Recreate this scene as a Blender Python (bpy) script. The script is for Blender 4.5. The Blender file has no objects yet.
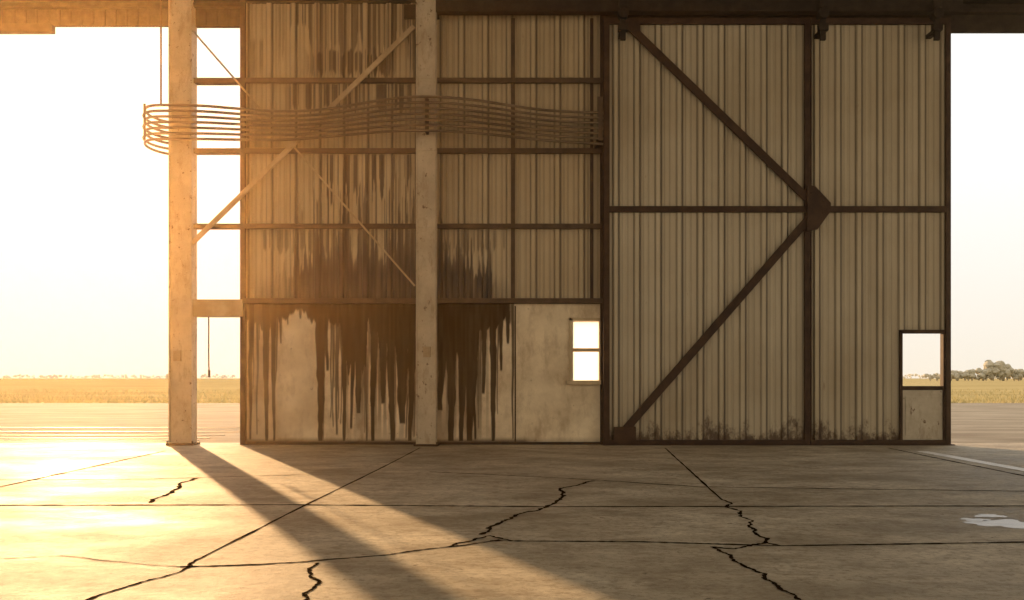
import bpy, math, random
import numpy as np
from mathutils import Vector
random.seed(7); rng=np.random.RandomState(11)
S=bpy.context.scene
S.view_settings.view_transform='Standard'
F=796.0; D=15.6; H=1.3
def X(px,y=0.0): return (px-512)*(D+y)/F
def Z(py,y=0.0): return H+(378-py)*(D+y)/F
def G(px,py):
    d=H*F/(py-378.0); return ((px-512)/F*d, d-D)

# ---------------------------------------------------------------- materials
def newmat(name):
    m=bpy.data.materials.new(name); m.use_nodes=True
    nt=m.node_tree; b=nt.nodes['Principled BSDF']; return m,nt,b
def mapping(nt,scale,coord='Object'):
    tc=nt.nodes.new('ShaderNodeTexCoord'); mp=nt.nodes.new('ShaderNodeMapping')
    mp.inputs['Scale'].default_value=scale
    nt.links.new(tc.outputs[coord],mp.inputs['Vector']); return mp.outputs[0]
def noise(nt,scale3,scale=1.0,detail=5,rough=.6):
    n=nt.nodes.new('ShaderNodeTexNoise'); n.inputs['Scale'].default_value=scale
    n.inputs['Detail'].default_value=detail; n.inputs['Roughness'].default_value=rough
    nt.links.new(mapping(nt,scale3),n.inputs['Vector']); return n.outputs['Fac']
def ramp(nt,src,a,b,ca=(0,0,0,1),cb=(1,1,1,1)):
    r=nt.nodes.new('ShaderNodeValToRGB'); r.color_ramp.elements[0].position=a; r.color_ramp.elements[1].position=b
    r.color_ramp.elements[0].color=ca; r.color_ramp.elements[1].color=cb
    nt.links.new(src,r.inputs[0]); return r.outputs[0]
def mix(nt,fac,a,b,mode='MIX'):
    m=nt.nodes.new('ShaderNodeMix'); m.data_type='RGBA'; m.blend_type=mode
    for sock,v in ((m.inputs[0],fac),(m.inputs[6],a),(m.inputs[7],b)):
        if isinstance(v,bpy.types.NodeSocket): nt.links.new(v,sock)
        elif isinstance(v,(int,float)): sock.default_value=v
        else: sock.default_value=(*v,1)
    return m.outputs[2]
def mathn(nt,op,a,b):
    m=nt.nodes.new('ShaderNodeMath'); m.operation=op; m.use_clamp=True
    for s,v in ((m.inputs[0],a),(m.inputs[1],b)):
        if isinstance(v,bpy.types.NodeSocket): nt.links.new(v,s)
        else: s.default_value=v
    return m.outputs[0]
def attr(nt,name):
    a=nt.nodes.new('ShaderNodeAttribute'); a.attribute_name=name; return a.outputs['Fac']
def bump(nt,b,h,strength=.3,dist=.02):
    n=nt.nodes.new('ShaderNodeBump'); n.inputs['Strength'].default_value=strength; n.inputs['Distance'].default_value=dist
    nt.links.new(h,n.inputs['Height']); nt.links.new(n.outputs[0],b.inputs['Normal'])

def mat_panel(name,c1,c2,rust=(.13,.06,.025),rustlow=True):
    m,nt,b=newmat(name)
    streak=noise(nt,(3,3,.3),1,4,.6)
    big=noise(nt,(.5,.5,.4),1,4)
    col=mix(nt,ramp(nt,streak,.3,.72),c1,c2)
    col=mix(nt,ramp(nt,big,.4,.75),col,(.78,.74,.68),'MULTIPLY')
    r=ramp(nt,noise(nt,(7,7,1.6),1,8,.72),.64,.72)
    col=mix(nt,mathn(nt,'MULTIPLY',r,.45),col,rust)
    col=mix(nt,mathn(nt,'MULTIPLY',attr(nt,'groove'),.97),col,(.026,.016,.010))  # dark rib flanks: grime plus rib shading put into the colour
    if rustlow:
        tc=nt.nodes.new('ShaderNodeTexCoord'); sp=nt.nodes.new('ShaderNodeSeparateXYZ')
        nt.links.new(tc.outputs['Object'],sp.inputs[0])
        mr=nt.nodes.new('ShaderNodeMapRange'); mr.inputs[1].default_value=0; mr.inputs[2].default_value=.8
        mr.inputs[3].default_value=.30; mr.inputs[4].default_value=0
        nt.links.new(sp.outputs['Z'],mr.inputs[0])
        n=noise(nt,(2.2,2.2,1.3),1,12,.80)
        f=ramp(nt,mathn(nt,'ADD',n,mr.outputs[0]),.66,.76)
        col=mix(nt,mathn(nt,'MULTIPLY',f,.88),col,(.050,.022,.010))
    col=mix(nt,attr(nt,'stain'),col,(.022,.010,.0035))
    nt.links.new(col,b.inputs['Base Color']); b.inputs['Roughness'].default_value=.42; b.inputs['Specular IOR Level'].default_value=.35
    bump(nt,b,noise(nt,(6,6,1.5),1,6),.10,.01)
    return m
def mat_simple(name,c1,c2,scale=(3,3,3),rough=.7,chips=None,metal=0,lo=.4,hi=.65,spec=.3,chs=(7,7,3.5),cl=.60,streaks=None):
    m,nt,b=newmat(name)
    n=noise(nt,scale,1,7,.65); col=mix(nt,ramp(nt,n,lo,hi),c1,c2)
    if streaks:
        col=mix(nt,mathn(nt,'MULTIPLY',ramp(nt,noise(nt,(6,6,2.0),1,9,.75),.52,.66),.6),col,streaks)
    if chips:
        r=ramp(nt,noise(nt,chs,1,9,.75),cl,cl+.03); col=mix(nt,r,col,chips)
    nt.links.new(col,b.inputs['Base Color']); b.inputs['Roughness'].default_value=rough
    b.inputs['Metallic'].default_value=metal; b.inputs['Specular IOR Level'].default_value=spec
    bump(nt,b,noise(nt,(14,14,14),1,6),.2,.01)
    return m
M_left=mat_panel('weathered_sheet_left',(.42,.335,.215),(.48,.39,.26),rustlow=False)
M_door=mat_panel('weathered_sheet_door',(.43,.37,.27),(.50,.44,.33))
M_dark=mat_simple('rusty_dark_steel',(.030,.016,.010),(.060,.033,.020),(4,4,4),.7)
M_girt=mat_simple('girt_steel',(.050,.032,.020),(.090,.060,.038),(4,4,4),.7)
M_head=mat_simple('header_steel',(.016,.012,.009),(.036,.027,.019),(6,6,6),.8)
M_col=mat_simple('chipped_cream_paint',(.40,.34,.25),(.52,.45,.34),(2,2,2),.55,chips=(.09,.045,.022),chs=(10,10,8),cl=.60,streaks=(.24,.17,.10))
M_brace=mat_simple('brace_paint',(.34,.26,.16),(.46,.37,.25),(3,3,3),.6)
M_pipe=mat_simple('conduit_metal',(.11,.08,.05),(.18,.135,.09),(2,2,2),.35,metal=.4)
M_cream=mat_simple('door_paint',(.42,.37,.29),(.52,.47,.38),(3,3,3),.6,chips=(.11,.06,.03),cl=.62,streaks=(.26,.20,.14))
M_sil=mat_simple('window_frame_paint',(.42,.32,.20),(.54,.43,.28),(3,3,3),.6)

def mat_plaster():
    m,nt,b=newmat('stained_plaster')
    col=mix(nt,ramp(nt,noise(nt,(1.2,1.2,1.2),1,7,.65),.35,.68),(.56,.45,.31),(.82,.71,.53))
    col=mix(nt,mathn(nt,'MULTIPLY',ramp(nt,noise(nt,(3.2,3.2,1.4),1,9,.72),.5,.66),.5),col,(.32,.21,.12))
    col=mix(nt,mathn(nt,'MULTIPLY',ramp(nt,noise(nt,(7,7,7),1,9,.8),.62,.66),.8),col,(.18,.11,.06))
    col=mix(nt,attr(nt,'stain'),col,(.017,.008,.003))
    nt.links.new(col,b.inputs['Base Color']); b.inputs['Roughness'].default_value=.8; b.inputs['Specular IOR Level'].default_value=.1
    bump(nt,b,noise(nt,(8,8,8),1,8),.3,.015); return m
M_pl=mat_plaster()

def mat_floor():
    m,nt,b=newmat('worn_concrete')
    a=noise(nt,(.5,.9,1),1,9,.72); c=noise(nt,(1.8,2.8,3),1,10,.78); s=noise(nt,(13,17,17),1,8,.8)
    col=mix(nt,ramp(nt,a,.38,.62),(.33,.285,.21),(.68,.62,.50))
    col=mix(nt,mathn(nt,'MULTIPLY',ramp(nt,c,.48,.60),.55),col,(.25,.20,.14))
    col=mix(nt,mathn(nt,'MULTIPLY',ramp(nt,s,.50,.58),.45),col,(.18,.14,.09))
    sp=noise(nt,(5,7,5),1,9,.8)
    col=mix(nt,mathn(nt,'MULTIPLY',ramp(nt,sp,.61,.64),.8),col,(.10,.075,.048))
    nt.links.new(col,b.inputs['Base Color'])
    r=ramp(nt,a,.36,.60,(.56,.56,.56,1),(.76,.76,.76,1)); nt.links.new(r,b.inputs['Roughness'])
    b.inputs['Specular IOR Level'].default_value=.18
    h=mathn(nt,'ADD',mathn(nt,'MULTIPLY',c,.55),mathn(nt,'MULTIPLY',s,.45))
    bump(nt,b,h,.65,.022); return m
M_floor=mat_floor()
M_asph=mat_simple('old_asphalt',(.22,.20,.17),(.35,.33,.285),(.25,1.2,1),.95,spec=.05)
M_grass=mat_simple('dry_grass_ground',(.34,.29,.15),(.48,.41,.23),(.04,.12,1),.95,spec=0)
M_crack=mat_simple('crack_dark',(.010,.007,.005),(.025,.018,.012),(3,3,3),.95,spec=0)
M_line=mat_simple('white_paint_line',(.85,.83,.79),(.92,.90,.87),(5,5,5),.5)
M_wet=mat_simple('damp_concrete',(.30,.26,.20),(.42,.37,.29),(3,5,3),.30,spec=.6)
M_rail=mat_simple('ground_rail_steel',(.10,.075,.05),(.17,.13,.09),(3,3,3),.6)
M_tree=mat_simple('hazy_foliage',(.40,.39,.33),(.50,.48,.42),(.6,.6,.6),1,spec=0)  # aerial haze put into the foliage colour
M_treef=mat_simple('far_hazy_foliage',(.72,.68,.60),(.80,.75,.67),(.2,.2,.2),1,spec=0)  # paler still: distance haze put into the colour
M_roof=mat_simple('roof_sheet',(.16,.14,.115),(.22,.195,.16),(2,.3,2),.8)
def mat_blade():
    m,nt,b=newmat('grass_blade')
    col=mix(nt,ramp(nt,noise(nt,(.5,.5,.5),1,3),.4,.6),(.42,.36,.19),(.28,.27,.14))
    nt.links.new(col,b.inputs['Base Color']); b.inputs['Roughness'].default_value=.9
    t=nt.nodes.new('ShaderNodeBsdfTranslucent'); nt.links.new(col,t.inputs[0])
    ms=nt.nodes.new('ShaderNodeMixShader'); ms.inputs[0].default_value=.4
    nt.links.new(b.outputs[0],ms.inputs[1]); nt.links.new(t.outputs[0],ms.inputs[2])
    nt.links.new(ms.outputs[0],nt.nodes['Material Output'].inputs['Surface']); return m
M_blade=mat_blade()
def mat_frost():
    m,nt,b=newmat('frosted_glass')
    t=nt.nodes.new('ShaderNodeBsdfTranslucent'); t.inputs[0].default_value=(.92,.92,.92,1)
    nt.links.new(t.outputs[0],nt.nodes['Material Output'].inputs['Surface']); return m
M_frost=mat_frost()
def mat_glass():
    m,nt,b=newmat('clear_dusty_glass')
    t=nt.nodes.new('ShaderNodeBsdfTransparent'); t.inputs[0].default_value=(1,1,1,1)
    gl=nt.nodes.new('ShaderNodeBsdfGlossy'); gl.inputs['Roughness'].default_value=.05
    ms=nt.nodes.new('ShaderNodeMixShader'); ms.inputs[0].default_value=.03
    nt.links.new(t.outputs[0],ms.inputs[1]); nt.links.new(gl.outputs[0],ms.inputs[2])
    nt.links.new(ms.outputs[0],nt.nodes['Material Output'].inputs['Surface']); return m
M_glass=mat_glass()

# ---------------------------------------------------------------- builders
def empty(name,loc=(0,0,0),parent=None):
    e=bpy.data.objects.new(name,None); e.location=loc; e.empty_display_size=.2
    S.collection.objects.link(e)
    if parent: e.parent=parent
    return e
def mkobj(name,verts,faces,mat,parent=None,bevel=0,smooth=False):
    me=bpy.data.meshes.new(name); me.from_pydata(verts,[],faces); me.update()
    me.materials.append(mat); o=bpy.data.objects.new(name,me); S.collection.objects.link(o)
    if parent: o.parent=parent
    if bevel:
        md=o.modifiers.new('bevel','BEVEL'); md.width=bevel; md.segments=2; md.limit_method='ANGLE'
    if smooth:
        for p in me.polygons: p.use_smooth=True
    return o
class MB:
    def __init__(s): s.v=[]; s.f=[]
    def box(s,x0,x1,y0,y1,z0,z1):
        n=len(s.v)
        s.v+=[(x0,y0,z0),(x1,y0,z0),(x1,y1,z0),(x0,y1,z0),(x0,y0,z1),(x1,y0,z1),(x1,y1,z1),(x0,y1,z1)]
        s.f+=[(n,n+3,n+2,n+1),(n+4,n+5,n+6,n+7),(n,n+1,n+5,n+4),(n+1,n+2,n+6,n+5),(n+2,n+3,n+7,n+6),(n+3,n,n+4,n+7)]
        return s
    def beam(s,p0,p1,w,d):
        p0=Vector(p0);p1=Vector(p1);a=(p1-p0).normalized()
        yv=Vector((0,1,0)); u=a.cross(yv).normalized()
        v=a.cross(u).normalized(); n=len(s.v)
        for p in (p0,p1):
            for i,j in ((-1,-1),(1,-1),(1,1),(-1,1)): s.v.append(tuple(p+u*(w/2*i)+v*(d/2*j)))
        s.f+=[(n,n+1,n+2,n+3),(n+7,n+6,n+5,n+4)]+[(n+i,n+4+i,n+4+(i+1)%4,n+(i+1)%4) for i in range(4)]
        return s
    def cyl(s,p0,p1,r,k=12):
        p0=Vector(p0);p1=Vector(p1);a=(p1-p0).normalized()
        t=Vector((0,0,1)) if abs(a.z)<.9 else Vector((1,0,0)); u=a.cross(t).normalized(); v=a.cross(u); n=len(s.v)
        for p in (p0,p1):
            for i in range(k):
                th=2*math.pi*i/k; s.v.append(tuple(p+u*(r*math.cos(th))+v*(r*math.sin(th))))
        s.f+=[(n+i,n+(i+1)%k,n+k+(i+1)%k,n+k+i) for i in range(k)]
        s.f+=[tuple(n+i for i in reversed(range(k))),tuple(n+k+i for i in range(k))]
        return s
    def prism(s,poly,y0,y1):
        n=len(s.v);k=len(poly)
        s.v+=[(x,y0,z) for x,z in poly]+[(x,y1,z) for x,z in poly]
        s.f+=[tuple(range(n,n+k)),tuple(reversed(range(n+k,n+2*k)))]+[(n+i,n+k+i,n+k+(i+1)%k,n+(i+1)%k) for i in range(k)]
        return s
    def obj(s,name,mat,parent=None,bevel=0,smooth=False): return mkobj(name,s.v,s.f,mat,parent,bevel,smooth)

def n1(x,freq,seed):
    r=np.random.RandomState(seed).rand(4096); t=np.asarray(x)*freq+500
    i=np.floor(t).astype(int); f=t-i; f=f*f*(3-2*f)
    return r[i%4096]*(1-f)+r[(i+1)%4096]*f
def n2(x,y,fx,fy,seed):
    r=np.random.RandomState(seed).rand(256,256); a=x*fx+500; b=y*fy+500
    i=np.floor(a).astype(int); j=np.floor(b).astype(int); f=a-i; g=b-j; f=f*f*(3-2*f); g=g*g*(3-2*g)
    i0,i1,j0,j1=i%256,(i+1)%256,j%256,(j+1)%256
    return (r[i0,j0]*(1-f)+r[i1,j0]*f)*(1-g)+(r[i0,j1]*(1-f)+r[i1,j1]*f)*g
def sst(a,b,x):
    t=np.clip((x-a)/(b-a),0,1); return t*t*(3-2*t)

def sheet(name,x0,x1,z0,z1,y,mat,parent,dx=.02,dz=.1,prof=None,holes=(),stain=None):
    xs=set(np.round(np.linspace(x0,x1,int((x1-x0)/dx)+1),5)); zs=set(np.round(np.linspace(z0,z1,max(2,int((z1-z0)/dz)+1)),5))
    for h in holes:
        for a in h[:2]:
            if x0<a<x1: xs.add(round(a,5))
        for a in h[2:]:
            if z0<a<z1: zs.add(round(a,5))
    xs=np.array(sorted(xs)); zs=np.array(sorted(zs)); XX,ZZ=np.meshgrid(xs,zs)
    if prof: off,gr=prof(XX)
    else: off=np.zeros_like(XX); gr=np.zeros_like(XX)
    V=np.stack([XX,y-off,ZZ],-1).reshape(-1,3); nx=len(xs)
    A=(np.arange(len(zs)-1)[:,None]*nx+np.arange(nx-1)[None,:])
    keep=np.ones(A.shape,bool); xc=(xs[:-1]+xs[1:])/2; zc=(zs[:-1]+zs[1:])/2
    for h in holes: keep&=~(((xc>h[0])&(xc<h[1]))[None,:]&((zc>h[2])&(zc<h[3]))[:,None])
    A=A[keep]; fc=np.stack([A,A+1,A+nx+1,A+nx],-1)
    o=mkobj(name,V.tolist(),fc.tolist(),mat,parent)
    st=stain(XX,ZZ) if stain else np.zeros_like(XX)
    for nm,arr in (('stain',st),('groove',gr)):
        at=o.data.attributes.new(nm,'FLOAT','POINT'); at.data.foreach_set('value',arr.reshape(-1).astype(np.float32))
    return o
def make_prof(P,depth,ph=0,g=1.0,minor=(.45,.7)):
    def f(x):
        t=((x+ph)%P)
        e=.028; w=.10
        off=depth*(sst(0,e,t)-sst(w,w+e,t))
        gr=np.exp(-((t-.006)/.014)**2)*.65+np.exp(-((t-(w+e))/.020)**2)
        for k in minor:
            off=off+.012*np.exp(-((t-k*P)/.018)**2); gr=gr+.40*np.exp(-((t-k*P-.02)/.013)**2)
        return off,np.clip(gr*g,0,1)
    return f

# ---------------------------------------------------------------- stains (oil / soot dirt on wall)
def px_of(x): return x*F/D+512
def py_of(z): return 378-(z-H)*F/D
drips=[(251,2.0,441),(257,1.2,436),(266,2.8,443),(274,2.2,443),(281,1.5,345),(288,1.2,326),(300,1.5,320),(321,4.2,443),(327,2.2,372),(337,1.8,436),(344,2.6,443),(352,2.2,430),
 (358,4.2,415),(366,1.8,443),(374,3.2,443),(383,4.0,405),(392,4.2,443),(402,6.0,425),(411,3.6,443),(441,4.6,412),(451,5.0,443),(462,4.2,443),(470,5.0,443),(475,2.2,441),(484,2.6,395),(493,3.2,443),(502,2.0,372),(508,2.0,345),(513,1.1,441)]
for _ in range(60):
    u=random.choice([random.uniform(248,284),random.uniform(316,415),random.uniform(318,415),random.uniform(437,500)]); drips.append((u,random.uniform(.45,1.1),random.uniform(335,443)))
def stain_low(XX,ZZ):
    u=px_of(XX); v=py_of(ZZ)
    arch=1-.75*np.exp(-((u-297)/13)**2)
    edge=308+(16*n1(u,.09,3)+12*n1(u,.5,4))*arch+58*sst(335,350,u)*(1-sst(412,418,u))*n1(u,.35,5)+64*sst(432,440,u)*(1-sst(472,486,u))*n1(u,.35,6)
    s=(1-sst(edge-1.5,edge+2.5,v))*(1-sst(508,515,u))*(.86+.14*sst(246,290,u))
    for k,(c,w,e) in enumerate(drips):
        cc=c+1.2*(n1(v,.03,50+k)-.5)*2
        t=np.clip((v-305)/(e-305),0,1.2)
        ww=w*(1.35-.85*t)*(.85+.3*n1(v,.12,150+k))
        d=np.clip((ww+.45-np.abs(u-cc))/.8,0,1)*(1-sst(e-2.5,e,v))
        s=np.maximum(s,d*(.985 if w>1.9 else .88))
    halo=.80*sst(338,350,u)*(1-sst(478,496,u))*(1-sst(380,445,v)*.65)
    s=np.maximum(s,halo*sst(.25,.6,n2(u,v,.4,.015,9)))
    s=np.maximum(s,.25*sst(246,250,u)*(1-sst(276,290,u)))
    s=np.maximum(s,.85*sst(436,442,v)*(1-sst(520,540,u)*.6))
    s=s*(.94+.06*n2(u,v,.5,.04,10))
    return np.clip(s,0,.99)
def stain_up(XX,ZZ):
    u=px_of(XX); v=py_of(ZZ)
    fine=.40*n1(u,.5,21)+.2*n1(u,.2,22)+.40*n1(u,.8,23)
    envA=sst(250,330,u)*(1-sst(418,426,u)); envB=sst(430,440,u)*(1-sst(484,506,u))
    h=envA*(26+165*np.clip(fine,0,1)**2.1+22*n1(u,.04,24))+envB*(18+100*fine**1.6)
    top=300-h
    s=sst(top-1,top+5,v)*np.clip(envA*1.4+envB*1.4,0,1)*(.66+.31*sst(top,275,v))
    ln=n1(u,.7,61); st=300-envA*(60+75*n1(u,.3,62))
    s=np.maximum(s,.85*sst(.62,.72,ln)*sst(st-1,st+4,v)*sst(285,320,u)*(1-sst(414,420,u)))
    s2=np.clip(envA+.6*envB,0,1)*.65*sst(250,296,v)+.35*sst(246,262,u)*sst(270,300,v)*(1-sst(500,520,u))
    s=np.maximum(s,s2)
    fd=n1(u,.75,31); grp=n1(u,.05,33)
    bot=26+60*sst(.25,.95,fd)*sst(.1,.6,grp)
    s3=sst(270,295,u)*(1-sst(414,420,u))*(1-sst(bot-4,bot+2,v))*.68*sst(.42,.55,fd)
    fd2=n1(u,.7,37); t2=44+12*n1(u,.35,38)
    s3=np.maximum(s3,sst(300,318,u)*(1-sst(388,400,u))*sst(t2,t2+3,v)*(1-sst(60+18*fd2,64+18*fd2,v))*.84*sst(.38,.5,fd2))
    m2=sst(248,252,u)*(1-sst(262,270,u)); s3=np.maximum(s3,m2*.5*sst(36,45,v)*(1-sst(64,80,v))*sst(.3,.5,fd))
    f5=n1(u,.65,44); s5=.85*sst(280,296,u)*(1-sst(412,416,u))*sst(83,85,v)*(1-sst(88+26*f5,92+26*f5,v))*sst(.5,.6,f5)
    f6=n1(u,.65,46); s6=.88*sst(300,330,u)*(1-sst(412,416,u))*sst(153,155,v)*(1-sst(158+50*f6*f6,163+50*f6*f6,v))*sst(.52,.62,f6)
    f7=n1(u,.5,47); s7=.55*sst(250,262,u)*(1-sst(500,512,u))*sst(228,230,v)*(1-sst(232+24*f7,236+24*f7,v))*sst(.5,.62,f7)
    s=np.maximum.reduce([s,s3,s5,s6,s7])
    for gy in (82,152,227): s=np.maximum(s,.4*np.exp(-np.clip(v-gy,0,99)/4)*(v>gy))  # darker band just below each girt, fading downward
    return np.clip(s*(.88+.15*n2(u,v,.6,.05,35)),0,.98)

# ---------------------------------------------------------------- ground
floor=MB().box(-26,26,-24,.35,-.25,0).obj('floor',M_floor)
MB().box(-90,90,.36,26.4,-.3,-.02).obj('asphalt_apron',M_asph)
def field():
    v=[(-1800,26.5,-.06),(1800,26.5,-.06),(1800,2500,-.06),(-1800,2500,-.06),(-1800,26.5,-.4),(1800,26.5,-.4),(1800,2500,-.4),(-1800,2500,-.4)]
    return mkobj('grass_field',v,[(0,1,2,3),(5,4,7,6),(4,5,1,0)],M_grass)
fld=field()
v=[];f=[]
for _ in range(22000):
    d=26.5+ (random.random()**2)*50
    x=random.uniform(-46,46)*(1+ (d-26)/45.)
    if abs(x)<11: continue
    h=random.uniform(.05,.20); a=random.uniform(0,math.pi); w=.03; n=len(v)
    dx,dy=math.cos(a)*w,math.sin(a)*w
    v+=[(x-dx,d-dy,-.07),(x+dx,d+dy,-.07),(x+random.uniform(-.1,.1),d+random.uniform(-.1,.1),h)]; f.append((n,n+1,n+2))
mkobj('grass_blades',v,f,M_blade,fld)

import bmesh
def icotemplate(sub):
    bm=bmesh.new(); bmesh.ops.create_icosphere(bm,subdivisions=sub,radius=1)
    V=np.array([q.co[:] for q in bm.verts]); Fc=np.array([[q.index for q in f.verts] for f in bm.faces]); bm.free(); return V,Fc
def blobtree(name,items,mat,sub=2):
    T,TF=icotemplate(sub); vs=[];fs=[];n=0
    for (x,y,z,r,sz) in items:
        k=1+rng.uniform(-.22,.22,(len(T),1)); P=T*k*r; P[:,2]*=sz; vs.append(P+np.array([x,y,z])); fs.append(TF+n); n+=len(T)
    return mkobj(name,np.concatenate(vs).tolist(),np.concatenate(fs).tolist(),mat)
it=[]
def treeat(px,hpx,wpx,dist=380,nb=16):
    x=(px-512)/F*dist; h=hpx/F*dist+1.3; w=wpx/F*dist
    for _ in range(nb):
        r=random.uniform(.14,.24)*h
        it.append((x+random.uniform(-.5,.5)*w,dist-D+random.uniform(-2,2),random.uniform(.35,.82)*h,r,.9))
    it.append((x,dist-D,h*.25,h*.12,2.2))
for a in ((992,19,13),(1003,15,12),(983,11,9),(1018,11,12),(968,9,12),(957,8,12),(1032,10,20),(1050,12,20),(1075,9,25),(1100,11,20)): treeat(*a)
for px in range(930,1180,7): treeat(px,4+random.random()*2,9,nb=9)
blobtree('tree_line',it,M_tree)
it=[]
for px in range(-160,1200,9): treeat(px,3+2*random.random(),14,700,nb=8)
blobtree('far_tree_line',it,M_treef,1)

# cracks and joints
def fract(p0,p1,rough,depth):
    if depth==0: return [p0]
    mx=((p0[0]+p1[0])/2,(p0[1]+p1[1])/2)
    nx,ny=-(p1[1]-p0[1]),(p1[0]-p0[0]); k=max(-1.6*rough,min(1.6*rough,random.gauss(0,rough)))
    m=(mx[0]+nx*k,mx[1]+ny*k)
    return fract(p0,m,rough,depth-1)+fract(m,p1,rough,depth-1)
cv=[];cf=[]
def crack(pts,w,rough=.0,depth=4,z=.003,vl=None,fl=None,vary=.5):
    V=cv if vl is None else vl; Fc=cf if fl is None else fl
    g=[G(*p) for p in pts]; path=[]
    for a,b in zip(g[:-1],g[1:]): path+=fract(a,b,rough,depth)
    path.append(g[-1]); n=len(V)
    for i,p in enumerate(path):
        q0=path[max(0,i-1)]; q1=path[min(len(path)-1,i+1)]
        tx,ty=q1[0]-q0[0],q1[1]-q0[1]; L=math.hypot(tx,ty) or 1; ww=w/2*(1+random.uniform(-vary,vary))
        V.append((p[0]-ty/L*ww,p[1]+tx/L*ww,z)); V.append((p[0]+ty/L*ww,p[1]-tx/L*ww,z))
    for i in range(len(path)-1):
        k=n+2*i; Fc.append((k,k+2,k+3,k+1))
crack([(-60,505.5),(300,505),(560,507),(1090,506)],.045,.002,5)
crack([(420,448),(205,556)],.026,.002,5); crack([(205,556),(150,580),(88,600),(60,610)],.026,.06,4)
crack([(665,448),(722,500)],.026,.002,5); crack([(722,500),(742,511),(750,520),(756,534),(766,543)],.032,.10,4)
crack([(766,543),(752,545),(735,549),(712,547)],.03,.09,3); crack([(712,547),(730,555),(742,565),(765,574),(778,586),(800,600),(812,612)],.028,.09,4)
crack([(766,543),(780,546)],.03,.1,3)
crack([(490,541),(640,542),(780,546),(1090,541)],.032,.003,5)
crack([(180,567),(290,563),(390,555),(450,547),(500,540)],.026,.03,4)
crack([(450,547),(467,542),(490,536),(512,541)],.03,.1,3)
crack([(480,535),(498,524),(520,514),(545,508),(562,498),(560,489),(575,486),(595,481)],.040,.09,4)
crack([(318,563),(309,572),(320,582),(305,596),(298,612)],.024,.10,4)
crack([(150,503),(165,496),(172,491),(180,485),(197,478)],.05,.09,3)
crack([(-60,497),(0,487),(110,463),(165,451)],.045,.003,4)
crack([(888,448),(960,463),(1024,476),(1090,489)],.045,.003,4)
crack([(430,472),(560,478),(700,487),(1090,492)],.030,.004,5)
crack([(0,480),(150,479),(300,475)],.026,.01,4)
crack([(-20,560),(60,556),(180,567)],.010,.03,4)
mkobj('floor_cracks',cv,cf,M_crack,floor)
lv=[];lf=[]
crack([(922,451.5),(1024,470),(1090,482)],.22,0,2,.004,lv,lf,.05)
mkobj('painted_line',lv,lf,M_line,floor)
# damp patches at the near right
wv=[];wf=[]
for (cpx,cpy,rx,ry) in ((1004,524,.26,.20),(975,520,.12,.09),(990,516,.14,.08)):
    cx,cy=G(cpx,cpy); n=len(wv); K=40
    for i in range(K):
        th=2*math.pi*i/K; q=1+.22*math.sin(3*th+cpx)+.14*math.sin(7*th+1)+random.uniform(-.08,.08)
        wv.append((cx+rx*q*math.cos(th),cy+ry*q*math.sin(th),.002))
    wf.append(tuple(range(n,n+K)))
mkobj('damp_patch',wv,wf,M_wet,floor)
r=MB()
for y,w in ((.6,.12),(1.1,.09),(1.7,.14),(2.6,.12),(3.8,.18),(5.4,.16)):
    r.box(-30,-6.6,y,y+w,-.03,-.008)
r.obj('ground_rails',M_rail)

# ---------------------------------------------------------------- wall
wall=empty('wall_back')
xL,xR=X(245),X(604)
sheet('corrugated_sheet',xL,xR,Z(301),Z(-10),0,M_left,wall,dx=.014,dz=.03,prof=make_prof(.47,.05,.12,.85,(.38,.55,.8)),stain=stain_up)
hw=(X(572),X(600),Z(381),Z(321))
sheet('plaster_panel',xL,xR,0,Z(302),-.02,M_pl,wall,dx=.010,dz=.02,stain=stain_low,holes=[hw])
g=MB()
for py,t in ((82,5),(152,5),(227,5)): g.box(X(190),xR,-.10,-.052,Z(py+t/2),Z(py-t/2))
for py in (82,152,227): g.box(X(190),xL,-.052,.08,Z(py+2),Z(py-2))
g.box(xL,xR,-.16,-.03,Z(304),Z(299))
g.box(X(511),X(515),-.09,-.05,Z(299),Z(20))
g.obj('girts',M_girt,wall,.004)
MB().box(X(188),xL,-.14,.12,Z(317),Z(300)).obj('beam_stub',M_brace,wall,.01)
g=MB(); g.box(X(242),X(247),-.12,.1,0,Z(0)); g.box(X(600),X(605),-.105,.06,0,Z(10)); g.box(X(590),X(593),-.09,.02,Z(299),Z(20))
g.box(xL,xR,-.06,.02,0,.05)
g.obj('edge_frames',M_dark,wall,.005)
MB().box(X(514.5),X(516),-.03,-.02,.05,Z(306)).obj('plaster_joint',M_girt,wall)
b=MB(); b.box(xL+.05,hw[0],.0,.12,.0,Z(303)); b.box(hw[0],hw[1],0,.12,0,hw[2]); b.box(hw[0],hw[1],0,.12,hw[3],Z(303))
b.obj('masonry_core',M_cream,wall)
w=MB(); a=(X(569),X(600.5),Z(383),Z(318))
we=empty('window_1')
w.box(a[0],a[0]+.07,-.08,.1,a[2],a[3]); w.box(a[1]-.03,a[1],-.08,.1,a[2],a[3])
w.box(a[0],a[1],-.08,.1,a[3]-.06,a[3]); w.box(a[0]-.05,a[1],-.13,.1,a[2]-.03,a[2]+.05)
w.box(a[0]+.07,a[1]-.03,-.02,.04,Z(351.8),Z(348.2)); 
w.obj('window_frame',M_sil,we,.006)
MB().box(a[0]+.05,a[1]-.02,.05,.056,a[2]+.03,a[3]-.03).obj('pane',M_frost,we)

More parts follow.
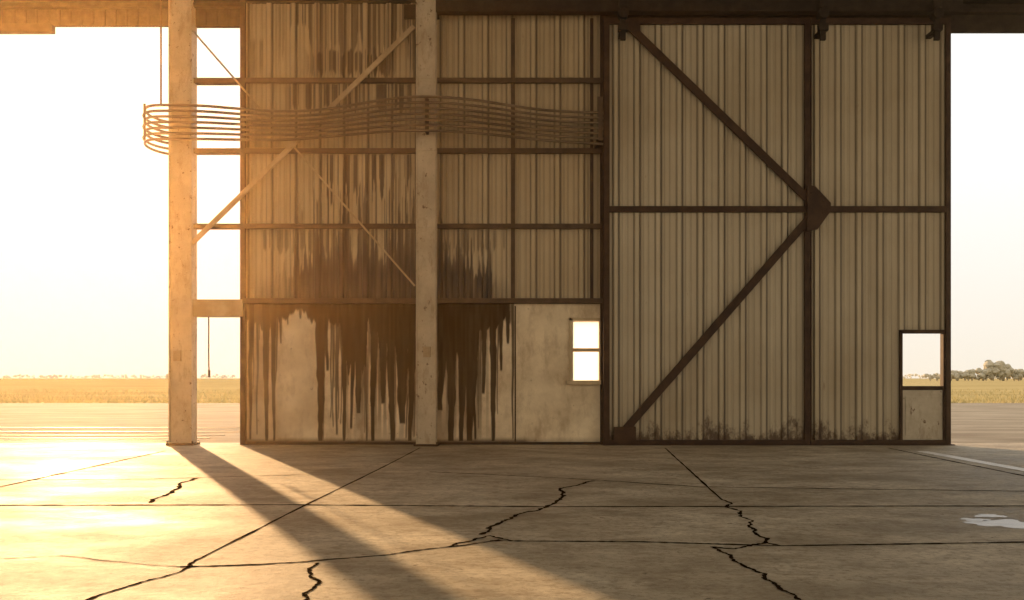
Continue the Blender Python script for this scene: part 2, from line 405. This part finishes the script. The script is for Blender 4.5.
# header
hd=empty('header_beam')
h=MB()
h.box(X(-120),X(1150),-.1,.12,Z(4),9.25)
h.box(X(600),X(952),-.04,.06,Z(26),Z(4))
h.obj('beam_web',M_head,hd,.01)
hf=MB()
hf.box(X(948),X(1150),-.05,.03,Z(33),Z(4)); hf.box(X(948),X(1150),-.16,-.05,Z(16),Z(12)); hf.box(X(948),X(1150),-.2,-.05,Z(5),Z(1))
hf.box(X(-120),X(170),.0,.06,Z(26),Z(4)); hf.box(X(190),X(243),.0,.06,Z(27),Z(4)); hf.box(X(-120),X(246),-.12,.0,Z(9),Z(5)); 
hf.box(X(-120),X(55),-.12,.02,Z(34),Z(26))
i=X(-110)
while i<X(240):
    if not (X(165)<i<X(198)): hf.box(i,i+.05,-.03,.0,Z(25.5),Z(10))
    i+=.22
hf.obj('fascia',M_head,hd,.008)
tr=MB(); tr.box(X(438),X(950),-.42,-.15,Z(19),Z(10)); tr.box(X(438),X(950),-.5,-.15,Z(11),Z(8.5)); tr.box(X(438),X(950),-.46,-.4,Z(22),Z(10))
tr.box(X(405),X(440),-.16,-.1,Z(22),Z(8))
for k in range(450,950,65): tr.box(X(k),X(k+7),-.34,-.1,Z(11),Z(0))
tr.obj('door_track',M_head,hd,.008)
hg=MB(); hy=-.56
for px in (623,823,937):
    c=X(px,hy); zz=lambda q: Z(q,hy)
    hg.box(c-.05,c+.05,-.58,-.52,zz(40),zz(2)); hg.box(c-.09,c+.09,-.61,-.50,zz(31),zz(24)); hg.cyl((c,-.63,zz(14)),(c,-.46,zz(14)),.10,16)
    hg.box(c-.05,c+.05,-.54,-.24,zz(32),zz(28)); hg.box(c-.08,c+.08,-.60,-.56,zz(8),zz(1))
    hg.box(c-.05,c+.05,-.56,-.05,9.0,Z(2))
hg.obj('track_hangers',M_head,hd,.004)

# ---------------------------------------------------------------- columns
def column(name,px0,px1,y0,y1,boxpx,boxpy,bm):
    e=empty(name); c=MB(); x0,x1=X(px0,y0),X(px1,y0); t=.03; zt=9.2
    c.box(x0,x1,y0,y0+t,0,zt); c.box(x0,x1,y1-t,y1,0,zt); c.box((x0+x1)/2-.02,(x0+x1)/2+.02,y0+t,y1-t,0,zt)
    c.box(x0+.01,x0+.035,y0+t,y1-t,0,zt); c.box(x1-.035,x1-.01,y0+t,y1-t,0,zt)
    c.box(x0,x0+.03,y0-.03,y0,0,zt); c.box(x1-.03,x1,y0-.03,y0,0,zt)
    c.obj('shaft',M_col,e,.006)
    b=MB(); b.box(x0-.04,x1+.04,y0-.06,y1+.05,0,.04)
    for bx in (x0-.02,x1+.02): b.cyl((bx,y0-.03,.04),(bx,y0-.03,.08),.018,8)
    b.obj('base_plate',M_dark,e,.004)
    z=Z(boxpy,y0); xc=X(boxpx,y0)
    q=MB(); q.box(xc-.07,xc+.07,y0-.055,y0-.005,z-.10,z+.10); q.box(xc-.035,xc+.035,y0-.065,y0-.055,z-.06,z+.06)
    q.obj('switch_box',bm,e,.008)
    k=MB()
    for py in (82,152,227,300): k.box(x0+.03,x1-.03,y0-.02,y0-.008,Z(py+5),Z(py-5))
    k.obj('splice_plates',M_col,e,.003)
    return e
column('support_column',169,192,-.2,.05,178,356,M_brace)
column('support_column',416,436,-.42,-.17,427,352,M_brace)

br=empty('cross_brace')
MB().beam((X(415),-.16,Z(30)),(X(194),-.16,Z(246)),.095,.04).obj('flat_brace',M_brace,br,.005)
MB().cyl((X(194),-.2,Z(32)),(X(416),-.2,Z(287)),.018,8).obj('tie_rod',M_brace,br)
MB().prism([(X(290),Z(152)),(X(298),Z(150)),(X(300),Z(143)),(X(294),Z(140)),(X(286),Z(146))],-.24,-.18).obj('turnbuckle_plate',M_brace,br)

# ---------------------------------------------------------------- conduits
def curve(name,pts,r,mat,parent):
    c=bpy.data.curves.new(name,'CURVE'); c.dimensions='3D'; c.bevel_depth=r; c.bevel_resolution=2; c.resolution_u=8
    sp=c.splines.new('NURBS'); sp.points.add(len(pts)-1); sp.order_u=4; sp.use_endpoint_u=True
    for p,q in zip(sp.points,pts): p.co=(*q,1)
    c.materials.append(mat); o=bpy.data.objects.new(name,c); S.collection.objects.link(o); o.parent=parent; return o
cb=empty('conduit_bundle')
keys=[(185,122,34),(210,122.5,33),(250,125,30),(290,126,28),(330,123,27),(370,117,31),(410,113,34),(450,114,34),(490,118,32),(530,124,30),(565,127,30),(600,128,31)]
N=7
for k in range(N):
    t=k/(N-1)-.5; y=-.66; pts=[]
    yc=-.12; R=.54   # U-turn round the column
    zc=Z(122+34*t,y)
    pts+=[(X(188),yc+R,zc)]
    cx=X(172)
    for q in range(0,9):
        th=math.pi/2+math.pi*q/8
        pts.append((cx+(.42+.03*(k%2))*math.cos(th),yc+R*math.sin(th),zc))
    for px,pc,sp in keys: pts.append((X(px,y),y,Z(pc+sp*t,y)))
    pts.append((X(603,y),y+.1,Z(127+31*t,y)))
    curve('conduit_%d'%(k+1),pts,.026,M_pipe,cb)
q=MB()
q.box(X(425,-.62),X(428,-.62),-.63,-.45,Z(132,-.62),Z(96,-.62))
q.box(X(161)-.02,X(161)+.02,-.71,-.685,Z(140,-.68),Z(104,-.68)); q.box(X(594),X(599),-.63,-.08,Z(150),Z(146)); q.box(X(594),X(599),-.64,-.61,Z(150),Z(108))
q.obj('clamps',M_girt,cb,.005)
xr=X(161,-.70)
MB().cyl((xr,-.70,Z(105,-.68)),(xr,-.70,9.25),.018,8).obj('hanger_rod',M_dark,cb)
rope=empty('hanging_rope')
curve('rope',[(X(209),-.02,Z(317)),(X(209)+.01,-.02,Z(335)),(X(208.5),-.02,Z(355)),(X(209.5),-.02,Z(372))],.014,M_dark,rope)
MB().cyl((X(209.5),-.02,Z(377)),(X(209.5),-.02,Z(370)),.024,8).obj('knot',M_dark,rope)

# ---------------------------------------------------------------- sliding doors
dy=-.12
def sdoor(px0,px1,holes,ph,wl=6):
    e=empty('sliding_door'); x0,x1=X(px0,dy),X(px1,dy)
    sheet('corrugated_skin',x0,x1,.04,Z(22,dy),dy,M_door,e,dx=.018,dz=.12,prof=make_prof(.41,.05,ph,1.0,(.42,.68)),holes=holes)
    fr=MB(); y0,y1=dy-.11,dy-.045
    fr.box(x0,X(px0+wl,dy),y0,y1+.08,.02,Z(20,dy)); fr.box(X(px1-5,dy),x1,y0,y1+.08,.02,Z(20,dy))
    fr.box(x0,x1,y0+.01,y1,Z(213,dy),Z(207,dy)); fr.box(x0,x1,y0+.01,y1,Z(26,dy),Z(20,dy)); fr.box(x0,x1,y0+.01,y1+.03,.02,.10)
    return e,fr
e1,fr=sdoor(603,808,[],.1)
p=lambda a,b:(X(a,dy),dy-.10,Z(b,dy))
fr.beam(p(628,28),p(812,206),.15,.05); fr.beam(p(812,214),p(624,430),.15,.05)
for (a,b,c,d) in ((618,24,638,36),(612,426,634,440)): fr.box(X(a),X(c),dy-.14,dy-.12,Z(d),Z(b))
fr.obj('frame',M_dark,e1,.006)
gp=MB(); gp.prism([(X(a),Z(b)) for a,b in ((802,188),(810,190),(825,206),(825,214),(812,232),(802,234))],dy-.17,dy-.13)
for a,b in ((806,196),(806,210),(806,226),(818,204),(818,216)): gp.cyl((X(a),dy-.19,Z(b)),(X(a),dy-.16,Z(b)),.02,8)
gp.obj('gusset_plate',M_dark,e1)
ho=(X(898,dy),X(944,dy),.06,Z(331,dy))
e2,fr=sdoor(808.6,948,[ho],.3,1.2)
fr.obj('frame',M_dark,e2,.006)
pd=empty('door_1',parent=e2); fx=MB(); x0,x1,zt=ho[0],ho[1],ho[3]
fx.box(x0,x0+.05,dy-.09,dy+.05,.1,zt); fx.box(x1-.05,x1,dy-.075,dy+.05,.1,zt); fx.box(x0,x1,dy-.09,dy+.05,zt-.05,zt+.02)
fx.box(x0+.05,x1-.05,dy-.06,dy,Z(390,dy),Z(386,dy))
fx.obj('door_frame',M_dark,pd,.004)
lp=MB(); lp.box(x0+.05,x1-.05,dy-.045,dy,.1,Z(390,dy)); lp.box(x0+.12,x1-.12,dy-.055,dy-.045,.18,Z(396,dy))
lp.obj('lower_panel',M_cream,pd,.006)
MB().box(x0+.04,x1-.04,dy-.02,dy-.014,Z(388,dy),zt-.04).obj('pane',M_glass,pd)
MB().box(X(602),X(948),-.26,.02,0,.018).obj('door_threshold',M_dark)

# ---------------------------------------------------------------- roof
rf=MB(); rf.box(-22,22,-19,.6,9.6,9.7)
ce=rf.obj('ceiling',M_roof)
rb=MB()
for y in (-4,-8,-12,-16):
    rb.box(-22,22,y-.1,y+.1,9.25,9.6)
for x in range(-20,21,4): rb.box(x-.06,x+.06,-19,.1,9.45,9.6)
rb.obj('roof_beams',M_head,ce)

# ---------------------------------------------------------------- light
sun=bpy.data.lights.new('sun','SUN'); sun.energy=9.0; sun.color=(1,.59,.27); sun.angle=math.radians(.9)
so=bpy.data.objects.new('sun',sun); S.collection.objects.link(so)
el=math.radians(11); dirv=Vector((.54,-1,0)).normalized()*math.cos(el)+Vector((0,0,-math.sin(el)))
so.rotation_euler=dirv.to_track_quat('-Z','Y').to_euler(); so.location=(-20,30,12)

W=bpy.data.worlds.new('sky'); S.world=W; W.use_nodes=True; nt=W.node_tree; bg=nt.nodes['Background']
tc=nt.nodes.new('ShaderNodeTexCoord'); sp=nt.nodes.new('ShaderNodeSeparateXYZ'); nt.links.new(tc.outputs['Generated'],sp.inputs[0])
hz=ramp(nt,sp.outputs['Z'],0.0,.22,(.98,.88,.73,1),(1.06,1.04,1.0,1))
f=nt.nodes.new('ShaderNodeMapRange'); f.inputs[1].default_value=-.3; f.inputs[2].default_value=.6; nt.links.new(sp.outputs['Y'],f.inputs[0])
sky=mix(nt,f.outputs[0],(1.06,.88,.63),hz)
dt=nt.nodes.new('ShaderNodeVectorMath'); dt.operation='DOT_PRODUCT'; nt.links.new(tc.outputs['Generated'],dt.inputs[0]); dt.inputs[1].default_value=tuple(-dirv)
gl=mathn(nt,'POWER',dt.outputs['Value'],14.0)
sky=mix(nt,gl,sky,(.6,.30,.06),'ADD')
nt.links.new(sky,bg.inputs[0]); bg.inputs[1].default_value=1.02

m=bpy.data.materials.new('glow_haze'); m.use_nodes=True; nt=m.node_tree; nt.nodes.remove(nt.nodes['Principled BSDF'])  # scattering haze box added for the warm glow, tinted orange
vs=nt.nodes.new('ShaderNodeVolumeScatter'); vs.inputs['Density'].default_value=.0021; vs.inputs['Anisotropy'].default_value=.80
vs.inputs['Color'].default_value=(1,.64,.28,1)
nt.links.new(vs.outputs[0],nt.nodes['Material Output'].inputs['Volume'])
MB().box(-21.5,21.5,-18.5,-.76,.01,9.2).obj('glow_haze',m)

# ---------------------------------------------------------------- camera
cam=bpy.data.cameras.new('camera'); cam.lens=F/1024*36; cam.sensor_width=36; cam.shift_y=78/1024; cam.clip_end=5000
co=bpy.data.objects.new('camera',cam); S.collection.objects.link(co); co.location=(0,-D,H); co.rotation_euler=(math.radians(90),0,0)
S.camera=co
